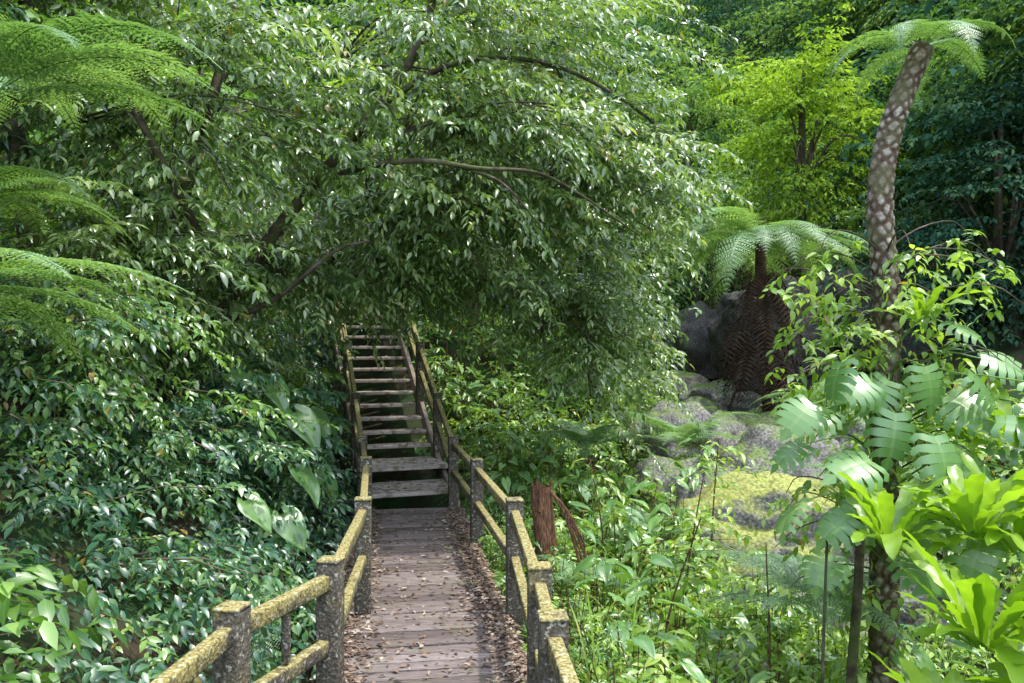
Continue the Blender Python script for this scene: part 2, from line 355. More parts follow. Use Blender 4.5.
# ------------------------------------------------ terrain
def grid(xs,ys,zf):
    X,Y=np.meshgrid(xs,ys); Z=zf(X,Y); V=np.stack([X,Y,Z],-1).reshape(-1,3); nx=len(xs); ny=len(ys)
    i=np.arange(ny-1)[:,None]; j=np.arange(nx-1)[None,:]
    L=np.stack([i*nx+j,i*nx+j+1,(i+1)*nx+j+1,(i+1)*nx+j],-1).reshape(-1)
    b=Buf(); b.add(V,L,np.full((nx-1)*(ny-1),4),np.zeros_like(V)); return b
xs=np.concatenate([np.arange(-90,-12,2),np.arange(-12,14,.25),np.arange(14,100,2)]); ys=np.concatenate([np.arange(-40,-2,2),np.arange(-2,32,.25),np.arange(32,112,2)])
grid(xs,ys,ground).obj('ground',M_soil,smooth=True)
b=Buf(); yy=np.arange(-2,31,.5); V=[];
for y in yy:
    xk=3.7+.1*(y-8); z=-1.9+.115*min(y,30)+.05
    V+=[(xk-1.0,y,z),(xk+1.2,y,z)]
F=[(2*i,2*i+1,2*i+3,2*i+2) for i in range(len(yy)-1)]
b.add(V,[i for f in F for i in f],[4]*len(F),np.zeros((len(V),3))); b.obj('creek_water',M_water)

# ------------------------------------------------ boardwalk
b=Buf(); y=-1.6; 
while y<10.8:
    wd=U(.115,.145); c=float(pathx(y)); sl=-.15 if y>4.5 else -.02
    ax=nrm(np.array([1,-sl*1.0+U(-.012,.012),0])); ay=np.array([-ax[1],ax[0],0])
    wide=.68+U(-.015,.02)
    box(b,(c+U(-.012,.012),y,-.022+U(-.004,.004)),ax*wide,ay*(wd/2),(UP+ax*U(-.006,.006))*.02,rng.random(),.5)
    y+=wd+U(.012,.022)
for s in(-1,1):
    for y0,y1 in((-1.6,4.5),(4.5,10.8)):
        a=np.array([pathx(y0)+s*.5,y0,-.12]); c=np.array([pathx(y1-.001)+s*.5,y1,-.12]); d=c-a; L=np.linalg.norm(d); d/=L
        box(b,(a+c)/2,np.cross(d,UP)*.05,d*L/2,UP*.07,.1,.5)
o=b.obj('wooden_boardwalk',M_deck); md=o.modifiers.new('b','BEVEL'); md.width=.006; md.segments=2
# stairs
b=Buf()
sdir=nrm(np.array([-.36,1,0])); sx=np.array([sdir[1],-sdir[0],0])
def tread(y,z,dep,r):
    n=max(1,round(dep/.15)); w=dep/n
    for i in range(n):
        yc=y+(i+.5)*w; c=float(pathx(yc)); 
        box(b,(c+U(-.01,.01),yc,z-.028),sx*.60,np.array([-sx[1],sx[0],0])*(w/2-.006),UP*.027,rng.random() if n==1 else r+U(-.2,.2),.5)
tread(10.86,.2,.98,.5); tread(11.86,.4,.98,.6)
k=0
while k<24:
    tread(12.86+.27*k,.6+.2*k,.29,.6); k+=1
for s in(-1,1):
    def P(y,z): return np.array([pathx(y)+s*.64,y,z])
    segs=[(P(10.8,-.02),P(11.85,-.02)),(P(11.0,.05),P(12.7,.25)),(P(12.6,.22),P(19.2,5.1))]
    for a,c in segs:
        d=c-a; L=np.linalg.norm(d); d/=L; n_=nrm(np.cross(d,sx)); n_=n_ if n_[2]>0 else -n_
        box(b,(a+c)/2,sx*.035,d*L/2,n_*.11,.0,.5)
o=b.obj('wooden_stairs',M_tread); md=o.modifiers.new('b','BEVEL'); md.width=.007; md.segments=2

# railings
def post(b,x,y,zt,h=1.0,w=.066,ang=0,m=.5):
    ax=np.array([math.cos(ang),math.sin(ang),0]); ay=np.array([-ax[1],ax[0],0])
    box(b,(x,y,zt-h/2-.02),ax*w,ay*w,UP*(h/2-.0),rng.random(),m)
    box(b,(x,y,zt-.014),ax*(w+.003),ay*(w+.003),UP*.012,rng.random(),m+.4)
def rail(b,p,q,drop,hh=.045,ww=.034,m=.9,gap=.06):
    a=np.array(p,float)-UP*drop; c=np.array(q,float)-UP*drop; d=c-a; L=np.linalg.norm(d); d/=L
    a=a+d*gap; c=c-d*gap; L-=2*gap
    s=nrm(np.cross(d,UP)); n_=np.cross(s,d)
    box(b,(a+c)/2,s*ww,d*L/2,n_*hh,rng.random(),m+U(-.08,.08))
Rt=[(.36,1.5,.95),(.27,2.7,.95),(.19,3.69,.95),(.155,4.53,.95),(.02,6.5,.95),(-.39,8.8,.95),(-.80,10.85,.98),(-1.20,12.85,1.45),(-1.60,13.85,2.28),(-2.20,15.6,3.58),(-2.95,17.6,5.05)]
Lt=[(-1.50,1.9,.92),(-1.44,2.8,.93),(-1.34,3.82,.95),(-1.06,4.66,.95),(-1.22,6.53,.95),(-1.64,8.95,.95),(-2.04,10.85,.98),(-2.52,12.85,1.45),(-2.86,13.85,2.28),(-3.46,15.6,3.58),(-4.2,17.6,5.05)]
for nm,pts,inn in(('wooden_railing',Rt,-1),('wooden_railing',Lt,1)):
    b=Buf()
    for i,(x,y,z) in enumerate(pts):
        j=min(i+1,len(pts)-1); i0=j-1; ang=math.atan2(pts[j][1]-pts[i0][1],pts[j][0]-pts[i0][0])-math.pi/2
        if i>0: 
            a2=math.atan2(pts[i][1]-pts[i-1][1],pts[i][0]-pts[i-1][0])-math.pi/2; ang=(ang+a2)/2
        post(b,x,y,z,h=1.25,ang=ang,m=.20+(.10 if y<5 else 0))
    for p,q in zip(pts[:-1],pts[1:]):
        rail(b,p,q,.13); rail(b,p,q,.50,hh=.042,m=.75)
        if q[1]<5 and inn==1:
            c=(np.array(p)+np.array(q))/2; box(b,c-UP*.315,np.array([.022,0,0]),np.array([0,.022,0]),UP*.13,.2,.3)
    o=b.obj(nm,M_rail); md=o.modifiers.new('b','BEVEL'); md.width=.010; md.segments=2

# leaf litter
b=Buf(); n=16000
y=U(0,10.7,n); e=1-np.abs(rng.normal(0,.20,n)); u=np.where(rng.random(n)<.86,np.clip(e,.30,1)*rng.choice([-1,1],n,p=[.42,.58]),U(-1,1,n))
O=np.stack([pathx(y)+u*.69,y,U(.004,.03,n)*np.where(abs(u)>.75,1.4,.4)+.002],-1); az=U(0,6.28,n)
D=np.stack([np.cos(az),np.sin(az),U(-.05,.25,n)],-1)
inst(b,LEAF8,O,D,UP+rng.normal(0,.3,(n,3)),U(.018,.07,n),U(.35,.6,n),rng.random(n),filt=False)
n=200; k=rng.integers(0,10,n); y=12.9+.27*k+U(0,.25,n); zz=.605+.2*k
m_=rng.random(n)<.35; y=np.where(m_,U(10.9,12.8,n),y); zz=np.where(m_,np.where(y<11.84,.205,.405),zz)
O=np.stack([pathx(y)+U(-.55,.55,n),y,zz],-1); az=U(0,6.28,n); D=np.stack([np.cos(az),np.sin(az),U(0,.2,n)],-1)
inst(b,LEAF8,O,D,UP+rng.normal(0,.3,(n,3)),U(.04,.09,n),.5,rng.random(n),filt=False)
n=5000; x=U(-4,7,n); y=U(1,20,n); k=np.abs(x-pathx(y))>.75; x,y=x[k],y[k]; n=len(x); O=np.stack([x,y,ground(x,y)+.02],-1); az=U(0,6.28,n); D=np.stack([np.cos(az),np.sin(az),U(0,.2,n)],-1)
inst(b,LEAF8,O,D,UP+rng.normal(0,.3,(n,3)),U(.05,.12,n),.5,rng.random(n),filt=False)
b.obj('leaf_litter',M_dry)

# ------------------------------------------------ main overhanging tree
root=empty('broadleaf_tree'); wood=Buf(); lf=Buf()
tube(wood,[(-4.4,9.2,.2+1.2),(-3.7,9,1.9),(-3.0,9,3.05),(-2.06,9,4.25),(-1.3,9.2,5.3),(-.9,9.4,6.4),(-.7,9.6,8)],.10,.03,10)
tube(wood,[(-3.9,9,1.7),(-3.9,8.9,3),(-3.5,9,4.6),(-3.2,9.3,6.5),(-3.3,9.5,8.5)],.09,.035,10)
tube(wood,[(-2.3,9,4.0),(-1.6,8.5,4.1),(-.93,8.2,4.1),(-.34,8.1,4.0),(.25,8.2,3.98),(.75,8.6,3.82),(1.5,9.4,3.5)],.036,.009,8)
tube(wood,[(-.5,8.15,4.02),(-.1,8.1,3.85),(.3,8.3,3.45)],.018,.006,6)
tube(wood,[(-1.6,9.1,4.9),(-.6,9.5,5.6),(.6,10,5.7),(1.8,10.5,5.2),(2.4,10.8,4.6)],.04,.012,8)
tube(wood,[(-3.4,9,2.4),(-2.6,8.7,2.7),(-1.9,8.5,3.2),(-1.5,8.4,3.3)],.04,.01,8)
tube(wood,[(-3.2,9,2.8),(-3.6,8,4.2),(-4.2,7.4,5.6),(-4.5,7,7)],.05,.02,8)
crowns=[((-3.3,8.6,4.9),(2.0,1.7,1.7),118,None),((-.7,9.9,5.9),(2.1,1.6,1.4),110,None),((1.3,10.6,4.6),(1.35,1.4,1.2),90,None),((-.2,9.0,4.7),(1.5,.7,.6),34,4.0),
 ((-.6,10.0,4.0),(1.7,1.1,.8),74,2.9),((1.2,11.8,2.7),(1.1,1.3,1.35),80,1.0),((-.25,12.2,3.2),(.8,1.1,.8),36,2.3),((-1.75,11.0,3.45),(1.1,.8,.85),70,2.72),((-2.3,13.0,3.4),(.9,.5,.6),34,2.8),((-3.0,9.6,3.2),(.9,.9,.8),40,2.2),((-1.7,12.5,4.9),(2.4,1.6,1.4),42,3.6),((0.6,11.5,6.8),(2.0,1.6,1.4),40,None),((-4.8,8.5,6.5),(1.8,2,1.6),45,None),((-3.6,7.9,3.0),(1.2,1.2,1.0),55,1.2)]
for c,r,n,zm in crowns:
    P,out=crown_pts(c,r,n,.35,zm)
    out=out+np.array([.35,-.15,-.12]); pads(lf,LEAF8,P,out,U(.38,.62,len(P)),11,9,.13,.38,wood,.42)
    for q in P[:8]:
        a=np.array(c)+(np.array([-1.0,-.2,-.3])*np.array(r))*.7; m_=(a+q)/2+np.array([0,0,.25]); tube(wood,[a,m_,q],.018,.006,5,4)
lf.obj('foliage',M_crown,root); wood.obj('trunk_and_branches',M_bark,root,True)

# ------------------------------------------------ left bank shrubs
root=empty('bank_shrubs'); lf=Buf(); lf2=Buf(); wood=Buf()
for i,(c,r,n,ll) in enumerate([((-3.2,5.2,.2),(1.35,1.3,1.3),100,.09),((-4.3,6.2,1.6),(1.6,1.5,1.6),110,.09),((-3.0,7.6,.8),(1.15,1.4,1.2),90,.10),((-3.4,10.0,1.0),(1.1,1.6,1.3),85,.12),
   ((-4.4,12.5,2.6),(1.6,1.8,1.6),80,.13),((-6.2,8,3.6),(2,2.2,2.2),90,.13),((-5.2,5,3.4),(1.5,1.4,1.6),60,.10),((-5.6,6.0,5.4),(1.8,1.6,1.5),50,.11),((-3.9,4.0,1.3),(.8,.8,.8),45,.08),((-3.6,6.6,2.3),(.9,.9,.7),45,.09)]):
    P,out=crown_pts(c,r,n,.5); out[:,0]+=.35; out[:,1]-=.25
    k=rng.random(len(P))<(.76 if i<8 else .1)
    pads(lf,LEAF8,P[k],out[k],U(.28,.5,k.sum()),9,8,ll,.42,wood,.5)
    pads(lf2,LEAF8,P[~k],out[~k],U(.28,.5,(~k).sum()),9,8,ll*.9,.5,wood,.5)
n=2100; y=1.5+15*rng.random(n)**1.3; x=pathx(y)-.85-np.abs(rng.normal(0,1.8,n)); O=np.stack([x,y,ground(x,y)+U(.02,.7,n)],-1)
az=U(-1.6,1.2,n); D=np.stack([np.cos(az),np.sin(az)-.3,U(-.2,.7,n)],-1)
sprays(lf,LEAF8,O,D,U(.25,.5,n),8,.095,.46,.55,rng.random(n))
lf.obj('foliage',M_shrub,root); lf2.obj('foliage_light',M_mid,root); wood.obj('stems',M_bark,root,True)
root=empty('ribbed_leaf_shrub'); lf=Buf(); wood=Buf()
for c,r,n in [((-2.35,3.2,.75),(.5,.7,.55),40),((-2.9,3.7,1.1),(.6,.6,.7),36),((-2.3,4.3,.2),(.45,.6,.6),24),((-1.95,3.0,.2),(.35,.5,.4),24)]:
    P,out=crown_pts(c,r,n,.4); out[:,2]+=.5; out[:,0]+=.3; sprays(lf,LEAF8,P,out,U(.25,.42,n),9,.15,.42,.5,rng.random(n)*.8,wood)
lf.obj('foliage',M_mid,root); wood.obj('stems',M_bark,root)
root=empty('elephant_ear_plant'); lf=Buf(); st=Buf()
for (x,y,z,s) in [(-2.25,8.3,1.5,.46),(-2.55,8.6,1.2,.42),(-2.15,8.0,.95,.42),(-2.7,8.9,1.8,.42),(-2.2,9.2,.75,.42),(-2.9,8.2,1.9,.38),(-2.1,7.3,.65,.38),(-2.4,9.6,1.4,.42),(-2.3,6.9,.85,.34)]:
    O=np.array([[x,y,z]]); D=np.array([[.75+U(-.3,.3),-.35,-.55+U(-.2,.2)]]); inst(lf,HEART,O,D,np.array([[.3,-.35,1.0]])+rng.normal(0,.25,(1,3)),s,1.0,rng.random()*.4)
    g=float(ground(x-.3,y+.1)); tube(st,[(x-.3,y+.15,g),(x-.25,y+.1,(g+z)/2),(x,y,z)],.014,.008,5,4)
lf.obj('leaves',M_mons,root,True); st.obj('stalks',M_mid,root,True)

# ------------------------------------------------ tree ferns
def treefern(name,base,top,nf,L,mat=M_fern,det=10,e0=(35,65),e1=(-60,-25),azr=(0,6.28),r=.09,trunkmat=M_bark,wid=.27):
    root=empty(name); lf=Buf(); st=Buf(); tr=Buf()
    if base is not None:
        b0,t0=np.array(base,float),np.array(top,float); tube(tr,[b0,(b0*2+t0)/3+.03,(b0+2*t0)/3-.02,t0],r*1.2,r*.85,12); tr.obj('trunk',trunkmat,root,True)
    for i in range(nf):
        az=azr[0]+(azr[1]-azr[0])*(i+U(0,.6))/nf
        frond(lf,np.array(top)+np.array([math.cos(az),math.sin(az),0])*.06,az,L*U(.75,1.1),U(*e0),U(*e1),26,wid,det,0,rng.random(),st)
    lf.obj('fronds',mat,root); st.obj('midribs',M_mid,root); return root
treefern('tree_fern',(-3.6,5.2,1.2),(-3.35,5.0,3.75),16,1.75,e0=(25,60),e1=(-50,-20),wid=.22)
treefern('tree_fern',(-3.3,3.9,1.0),(-3.05,4.0,2.45),15,1.5,e0=(5,40),e1=(-50,-28),wid=.22)
treefern('tree_fern',(-4.6,6.3,2.0),(-4.3,6.2,3.3),13,1.6,e0=(20,55),e1=(-60,-30),wid=.22)
treefern('tree_fern',(-6.0,7.6,3),(-5.6,7.4,6.2),14,2.5,e1=(-50,-15))
treefern('tree_fern',(-5.2,8.6,3),(-4.7,7.0,6.0),12,2.2)
treefern('ground_fern',None,(-2.0,6.6,-.1),9,.9,e0=(40,75))
sk_parent=treefern('tree_fern',(5.6,17.3,.2),(5.3,17,4.4),26,2.9,det=9,e0=(0,50),e1=(-85,-45),r=.13,wid=.20,trunkmat=M_skirt)
sk=Buf()
for i in range(90): az=U(0,6.28) if i<50 else U(3.6,5.8); frond(sk,(5.3+.2*math.cos(az),17+.2*math.sin(az),U(1.6,4.2)),az,U(.8,2.3),U(-60,-5),-88,18,.14,0)
sk.obj('dead_frond_skirt',M_skirt,sk_parent)
treefern('tree_fern',(8.2,26,3.2),(8.2,26,6.0),14,2.4,det=6,r=.15)
# ------------------------------------------------ far forest & mid-distance trees
def simple_tree(name,c,r,n,mat,ll,R,tm=LEAF4,ns=8,nl=7,W=.5,trunk=True,shell=.55):
    root=empty(name); lf=Buf(); wood=Buf()
    P,out=crown_pts(c,r,n,shell); pads(lf,tm,P,out,U(R*.7,R*1.2,len(P)),ns,nl,ll,W,None,.4)
    g=float(ground(c[0],c[1]))
    tube(wood,[(c[0]+.3,c[1],g-.3),(c[0],c[1]+.1,(g+c[2])/2),(c[0]-.1,c[1],c[2]),(c[0],c[1],c[2]+r[2]*.7)],.05*r[0]+.05,.04,8)
    for q in P[:14]: tube(wood,[(c[0],c[1],c[2]-r[2]*.4),((c[0]+q[0])/2,(c[1]+q[1])/2,(c[2]+q[2])/2+.2),q],.045,.015,5,3)
    lf.obj('foliage',mat,root); wood.obj('trunk',M_bark,root,True)
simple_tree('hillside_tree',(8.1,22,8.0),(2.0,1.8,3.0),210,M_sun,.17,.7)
simple_tree('hillside_tree',(6.4,25,6.3),(1.7,1.8,1.5),100,M_mid,.19,.8)
simple_tree('hillside_tree',(6.8,30,10.5),(2.4,2,1.8),120,M_far,.22,.9)
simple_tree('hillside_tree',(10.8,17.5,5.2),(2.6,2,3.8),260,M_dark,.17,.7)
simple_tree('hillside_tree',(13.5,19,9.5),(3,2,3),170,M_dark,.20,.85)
simple_tree('hillside_tree',(9.2,19.5,4.4),(1.5,1.3,1.8),90,M_mid,.17,.6)
simple_tree('hillside_tree',(11.6,16.5,9.6),(1.6,1.6,1.8),80,M_far,.18,.7)
simple_tree('streamside_tree',(1.6,17,4.5),(1.9,1.8,2.4),130,M_crown,.17,.7)
simple_tree('streamside_tree',(3.6,25,5.5),(1.8,2,2.4),110,M_far,.19,.8)
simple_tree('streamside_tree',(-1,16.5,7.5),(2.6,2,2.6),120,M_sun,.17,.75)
simple_tree('bank_tree',(-5.6,13.5,6.0),(2.2,1.8,2.4),120,M_mid,.17,.75)
root=empty('distant_forest'); lf={0:Buf(),1:Buf(),2:Buf()}; wood=Buf()
cs=[]
for i in range(90):
    y=U(27,52); x=U(-14,44)*(y/50); cs.append((x,y))
for i in range(34): y=U(44,74); cs.append((U(.05,.5)*y,y))
for i in range(16): y=U(7,27); cs.append((U(-14,-7.5)-.1*y,y))
for i in range(18): y=U(14,27); cs.append((U(11,24),y))
for x,y in cs:
    g=float(ground(x,y)); h=U(3,7) ; r=U(1.9,3.3)*(1.25 if y>52 else 1); c=(x,y,g+h)
    P,out=crown_pts(c,(r,r,r*U(.8,1.3)),60,.55); k=rng.choice([0,1,2],p=[.56,.32,.12])
    pads(lf[k],LEAF4,P,out,U(.8,1.3,len(P)),7,6,.30,.55,None,.4,clus=np.clip(rng.random()+rng.normal(0,.2,len(P)),0,1))
    tube(wood,[(x,y,g-.3),(x+.2,y,g+h*.5),(x,y,g+h)],.16,.07,6,3)
lf[0].obj('foliage_dark',M_dark,root); lf[1].obj('foliage_mid',M_far,root); lf[2].obj('foliage_light',M_sun,root); wood.obj('trunks',M_bark,root,True)
lf=Buf(); n=4200; x=U(-20,32,n); y=U(16,58,n); x=np.concatenate([x,U(-13,-3,1000),U(0,46,1500)]); y=np.concatenate([y,U(9,26,1000),U(52,100,1500)])
k=((np.abs(x-(3.7+.1*(y-8)))>1.6)|(y>29))&~((x>5.5)&(x<10)&(y<20.5))&((x<pathx(y)-1.0)|(x>pathx(y)+1.0)); x,y=x[k],y[k]; n=len(x)
O=np.stack([x,y,ground(x,y)+U(.1,1.2,n)],-1); az=U(0,6.28,n); D=np.stack([np.cos(az),np.sin(az),U(0,1,n)],-1)
sprays(lf,LEAF4,O,D,U(.6,1.3,n)*np.where(y>52,2,1),9,np.repeat(np.where(y>52,.7,.30),9),.45,.5,rng.random(n)); lf.obj('slope_undergrowth',M_far)

# ------------------------------------------------ scarred leaning trunk with climbers
root=empty('scarred_palm_fern'); tr=Buf()
tube(tr,[(2.78,6.05,-1.2),(2.80,6.0,.3),(2.80,6.0,1.6),(2.83,6.0,2.5),(2.77,6.0,3.25),(2.89,6.05,3.85),(3.15,6.1,4.48)],.106,.080,56,64,.03,(6,.115))
tr.obj('trunk',M_scale,root,True)
lf=Buf(); st=Buf()
for i,az in enumerate([3.3,2.7,4.0,4.7,2.1,1.2,.4,5.6]): frond(lf,(3.15,6.1,4.46),az,U(.6,.95),U(20,65),U(-85,-55),26,.20,9,0,rng.random(),st)
lf.obj('fronds',M_fern,root); st.obj('midribs',M_mid,root)
root=empty('climbing_vine'); lf=Buf(); st=Buf()
for i in range(60):
    z=U(.4,2.9); az=U(0,6.28); a=np.array([2.80,6.0,z]); L=U(.3,.75); d=np.array([math.cos(az),math.sin(az)*.6-.2,U(-.1,.5)]); q=a+nrm(d)*L; e=q+np.array([d[0]*.2,d[1]*.2,-.15])
    tube(st,[a,(a+q)/2+UP*.06,q,e],.008,.003,5,3)
    m_=5; O=a+(e-a)*np.linspace(.35,1,m_)[:,None]; sprays(lf,LEAF8,O,rng.normal(0,1,(m_,3))+d*.5,U(.15,.3,m_),7,.095,.5,.5,rng.random(m_))
n=150; z=U(-.8,2.5,n); az=U(0,6.28,n); O=np.stack([2.8+.13*np.cos(az),6+.13*np.sin(az),z],-1); sprays(lf,LEAF8,O,np.stack([np.cos(az),np.sin(az),U(-.3,.5,n)],-1),U(.15,.35,n),6,.10,.5,.6,rng.random(n))
lf.obj('foliage',M_bright,root); st.obj('stems',M_bark,root,True)
# monstera
root=empty('monstera_plant'); lf=Buf(); st=Buf()
spots=[(2.15,5.2,2.08,.30),(2.75,5.3,2.05,.32),(2.95,5.4,1.85,.32),(2.5,5.2,1.75,.32),(2.3,5.1,1.45,.34),(2.85,5.2,1.5,.36),(3.25,5.4,1.55,.36),(2.15,5.0,1.15,.32),(2.65,5.1,1.2,.34),(3.2,5.2,1.15,.36),(2.2,5.6,1.75,.30),(3.3,5.6,2.1,.32),(2.95,5.0,1.0,.3),(2.0,5.3,1.8,.26),(3.5,5.4,1.8,.36),(2.5,5.0,.85,.3),(3.05,5.6,2.35,.26),(3.4,5.0,1.35,.32),(2.6,5.5,1.95,.26),(3.1,5.1,1.7,.30),(2.4,5.5,1.1,.32),(3.6,5.2,1.0,.34),(2.05,5.6,1.5,.28),(2.1,5.3,.8,.3),(1.95,5.5,1.1,.26),(2.65,5.0,1.62,.3),(2.95,5.15,2.0,.3),(3.4,5.2,1.95,.3),(2.35,5.2,1.95,.26)]
for x,y,z,s in spots:
    dx=(x-2.8)*1.3+U(-.6,.6); inst(lf,LOBED,np.array([[x,y,z]]),np.array([[dx,-.45+U(-.3,.3),-.3+U(-.5,.4)]]),np.array([[dx*.3+U(-.4,.4),-.5,1.0]])+rng.normal(0,.3,(1,3)),s*U(.8,1.1),U(.85,1.1),rng.random())
    tube(st,[(2.8,5.95,z-.25),((2.8+x)/2,5.7,z+.03),(x,y,z)],.008,.005,5,4)
lf.obj('leaves',M_mons,root,True); st.obj('stalks',M_mid,root,True)
# birds nest ferns
def nestfern(pos,n,L,W,azr=(0,6.28),e=(35,80)):
    lf=Buf()
    for i in range(n):
        az=azr[0]+(azr[1]-azr[0])*(i+U(0,.8))/n; e0=U(*e); strap(lf,np.array(pos)+np.array([math.cos(az),math.sin(az),0])*.04,az,L*U(.5,1.15),W*U(.7,1.15),e0,e0-U(20,90),.22,rng.random(),U(-28,28))
    lf.obj('birds_nest_fern',M_nest,None,True)
nestfern((2.22,4.7,1.0),22,.52,.050,e=(40,88)); nestfern((2.66,4.6,1.10),26,.56,.054,e=(35,88)); nestfern((2.42,4.1,.62),26,.62,.058,e=(35,88)); nestfern((2.98,4.7,.95),24,.62,.056,e=(35,88)); nestfern((2.95,5.75,2.35),14,.5,.042); nestfern((2.15,3.9,.20),22,.55,.053,e=(35,88)); nestfern((3.35,5.3,1.5),16,.5,.048); nestfern((2.75,4.0,.3),26,.62,.06,e=(35,88)); nestfern((2.35,3.4,.05),20,.55,.053,e=(40,88))
b=Buf(); tube(b,[(2.25,5.4,-1.2),(2.26,5.35,-.2),(2.30,5.3,.6),(2.32,5.3,1.15)],.035,.028,8); tube(b,[(2.0,5.2,-1.2),(1.98,5.1,0),(2.02,5.1,1.1)],.012,.008,6); b.obj('sapling_stem',M_bark,None,True)

# ------------------------------------------------ boulders
def rock(buf,c,r,seed,sub=5):
    bm=bmesh.new(); bmesh.ops.create_icosphere(bm,subdivisions=sub,radius=1)
    V=[]
    for v in bm.verts:
        p=v.co.copy(); s=Vector((seed*3.1,seed*1.7,0))
        d=1+.30*noise.noise(p*1.1+s)+.16*noise.noise(p*2.7+s)+.06*noise.noise(p*7+s)+.03*noise.noise(p*15+s); c_=noise.cell(p*1.6+s)*.14
        p=p*(d+c_*.5); p.z=max(p.z,-.5); V.append((c[0]+p.x*r[0],c[1]+p.y*r[1],c[2]+p.z*r[2]))
    F=[[v.index for v in f.verts] for f in bm.faces]; bm.free()
    buf.add(V,[i for f in F for i in f],[3]*len(F),np.zeros((len(V),3)))
for i,(c,r,m_) in enumerate([((3.45,10.6,-.50),(1.45,1.0,.9),M_rockY),((2.6,12.2,-.4),(1.0,.7,.8),M_rock),((4.5,13.0,-.2),(1.2,.9,1.05),M_rock),((4.6,9.2,-.8),(.7,.6,.55),M_rock),((1.9,6.8,-1.1),(.55,.5,.6),M_rock),((2.9,7.6,-1.1),(.6,.5,.45),M_rock),
  ((5.1,16,.1),(1.3,.8,.7),M_rock),((4.1,17.5,.4),(1.1,.8,.6),M_rock),((5.7,20,.7),(1.4,1,.7),M_rock),((4.3,21.5,.9),(1.1,.9,.6),M_rock),((5.6,25,1.4),(1.8,1,.4),M_rock),((6.4,27.5,1.6),(1.2,1,.5),M_rock),((4.8,27,1.6),(1.0,.8,.5),M_rock),((5.9,30,2.2),(2.2,1,.6),M_rock),((3.0,14.5,.1),(1.0,.8,.95),M_rock),((2.0,9.2,-.9),(.5,.5,.45),M_rock),((3.9,15.2,.2),(.8,.6,.7),M_rock),((5.9,13.6,.4),(.9,.7,.7),M_rock)]):
    b=Buf(); rock(b,c,r,i+1); b.obj('mossy_boulder',m_,None,True)
b=Buf(); rock(b,(6.9,19.6,1.9),(1.9,1.0,1.9),91,6); rock(b,(9.0,19.0,2.6),(1.7,1.0,1.6),92); rock(b,(5.3,22.5,2.0),(1.3,.8,1.4),93); b.obj('rock_cliff',M_cliff,None,True)
b=Buf()
for i in range(80):
    y=U(6,29); xk=3.7+.1*(y-8); s=U(.18,.5); rock(b,(xk+U(-1.5,1.6),y,-1.9+.115*y+.05),(s*U(.9,1.4),s,s*U(.5,.9)),i+40,3)
b.obj('creek_stones',M_rock,None,True)

# ------------------------------------------------ right side undergrowth
def plants(buf,tm,x,y,h,ns,nl,ll,W,stem=None,L=(.2,.45),droop=.5):
    n=len(x); z=ground(x,y); rep=np.repeat(np.arange(n),ns); hh=h*U(.6,1,n)
    t=U(.25,1,n*ns); lean=rng.normal(0,.18,(n,2))
    O=np.stack([x[rep]+lean[rep,0]*t*hh[rep],y[rep]+lean[rep,1]*t*hh[rep],z[rep]+hh[rep]*t],-1)
    az=U(0,6.28,n*ns); D=np.stack([np.cos(az),np.sin(az),U(.0,.9,n*ns)],-1)
    cl=rng.random(n)
    sprays(buf,tm,O,D,U(L[0],L[1],n*ns),nl,ll,W,droop,cl[rep],None)
    if stem is not None:
        a=np.stack([x,y,z],-1); bq=np.stack([x+lean[:,0]*hh,y+lean[:,1]*hh,z+hh],-1); inst(stem,STICK,a,bq-a,UP+.01,np.linalg.norm(bq-a,axis=1),.006,.5)
def region(n,y0,y1,lo,hi,pw=1):
    y=y0+(y1-y0)*rng.random(n)**pw; x=pathx(y)+lo+(hi-lo)*rng.random(n); return x,y
root=empty('streamside_undergrowth'); A_=Buf(); B_=Buf(); C_=Buf(); S_=Buf(); H_=Buf()
def creek(x,y): return ((np.abs(x-(3.7+.1*(y-8)))<.75)&(y>7))|((np.abs(x-3.4)<1.2)&(y>8.0)&(y<10.8))
x,y=region(420,1.5,9,.85,4.6); k=~creek(x,y); x,y=x[k],y[k]; plants(A_,LEAF8,x,y,U(.35,1.1,len(x)),8,8,.09,.44,S_)
x=U(1.0,4.5,260); y=U(3.4,8,260); plants(A_,LEAF8,x,y,U(.3,.8,len(x)),8,8,.10,.46,S_)
x,y=region(500,2,14,.95,7); k=~creek(x,y); x,y=x[k],y[k]; plants(B_,LEAF8,x,y,U(.3,.9,len(x)),7,8,.11,.40,S_)
x,y=region(560,8,27,1.0,10); k=~creek(x,y); x,y=x[k],y[k]; plants(B_,LEAF4,x,y,U(.3,1.1,len(x)),8,8,.15,.46,S_,(.3,.6))
x,y=region(700,8,27,1.0,10); k=~creek(x,y); x,y=x[k],y[k]; plants(A_,LEAF4,x,y,U(.3,1.1,len(x)),8,8,.14,.46,S_,(.3,.6))
x,y=region(200,4.5,13,.8,1.6); plants(C_,LEAF8,x,y,U(.5,1.0,len(x)),9,9,.05,.3,S_,(.12,.3))
x,y=region(260,4.5,16,1.2,6.5); k=~creek(x,y); x,y=x[k],y[k]; n=len(x)*4; rep=np.repeat(np.arange(len(x)),4); az=U(0,6.28,n); rr=U(.05,.25,n); hh=U(.4,1.1,n)
O=np.stack([x[rep]+rr*np.cos(az),y[rep]+rr*np.sin(az),ground(x[rep],y[rep])+hh],-1); D=np.stack([np.cos(az),np.sin(az),U(-.7,.1,n)],-1)
inst(H_,HEART,O,D,UP+rng.normal(0,.25,(n,3)),U(.13,.24,n),U(.6,1.0,n),rng.random(n)); G=np.stack([x[rep],y[rep],ground(x[rep],y[rep])],-1); inst(S_,STICK,G,O-G,UP+.01,np.linalg.norm(O-G,axis=1),.005,.5)
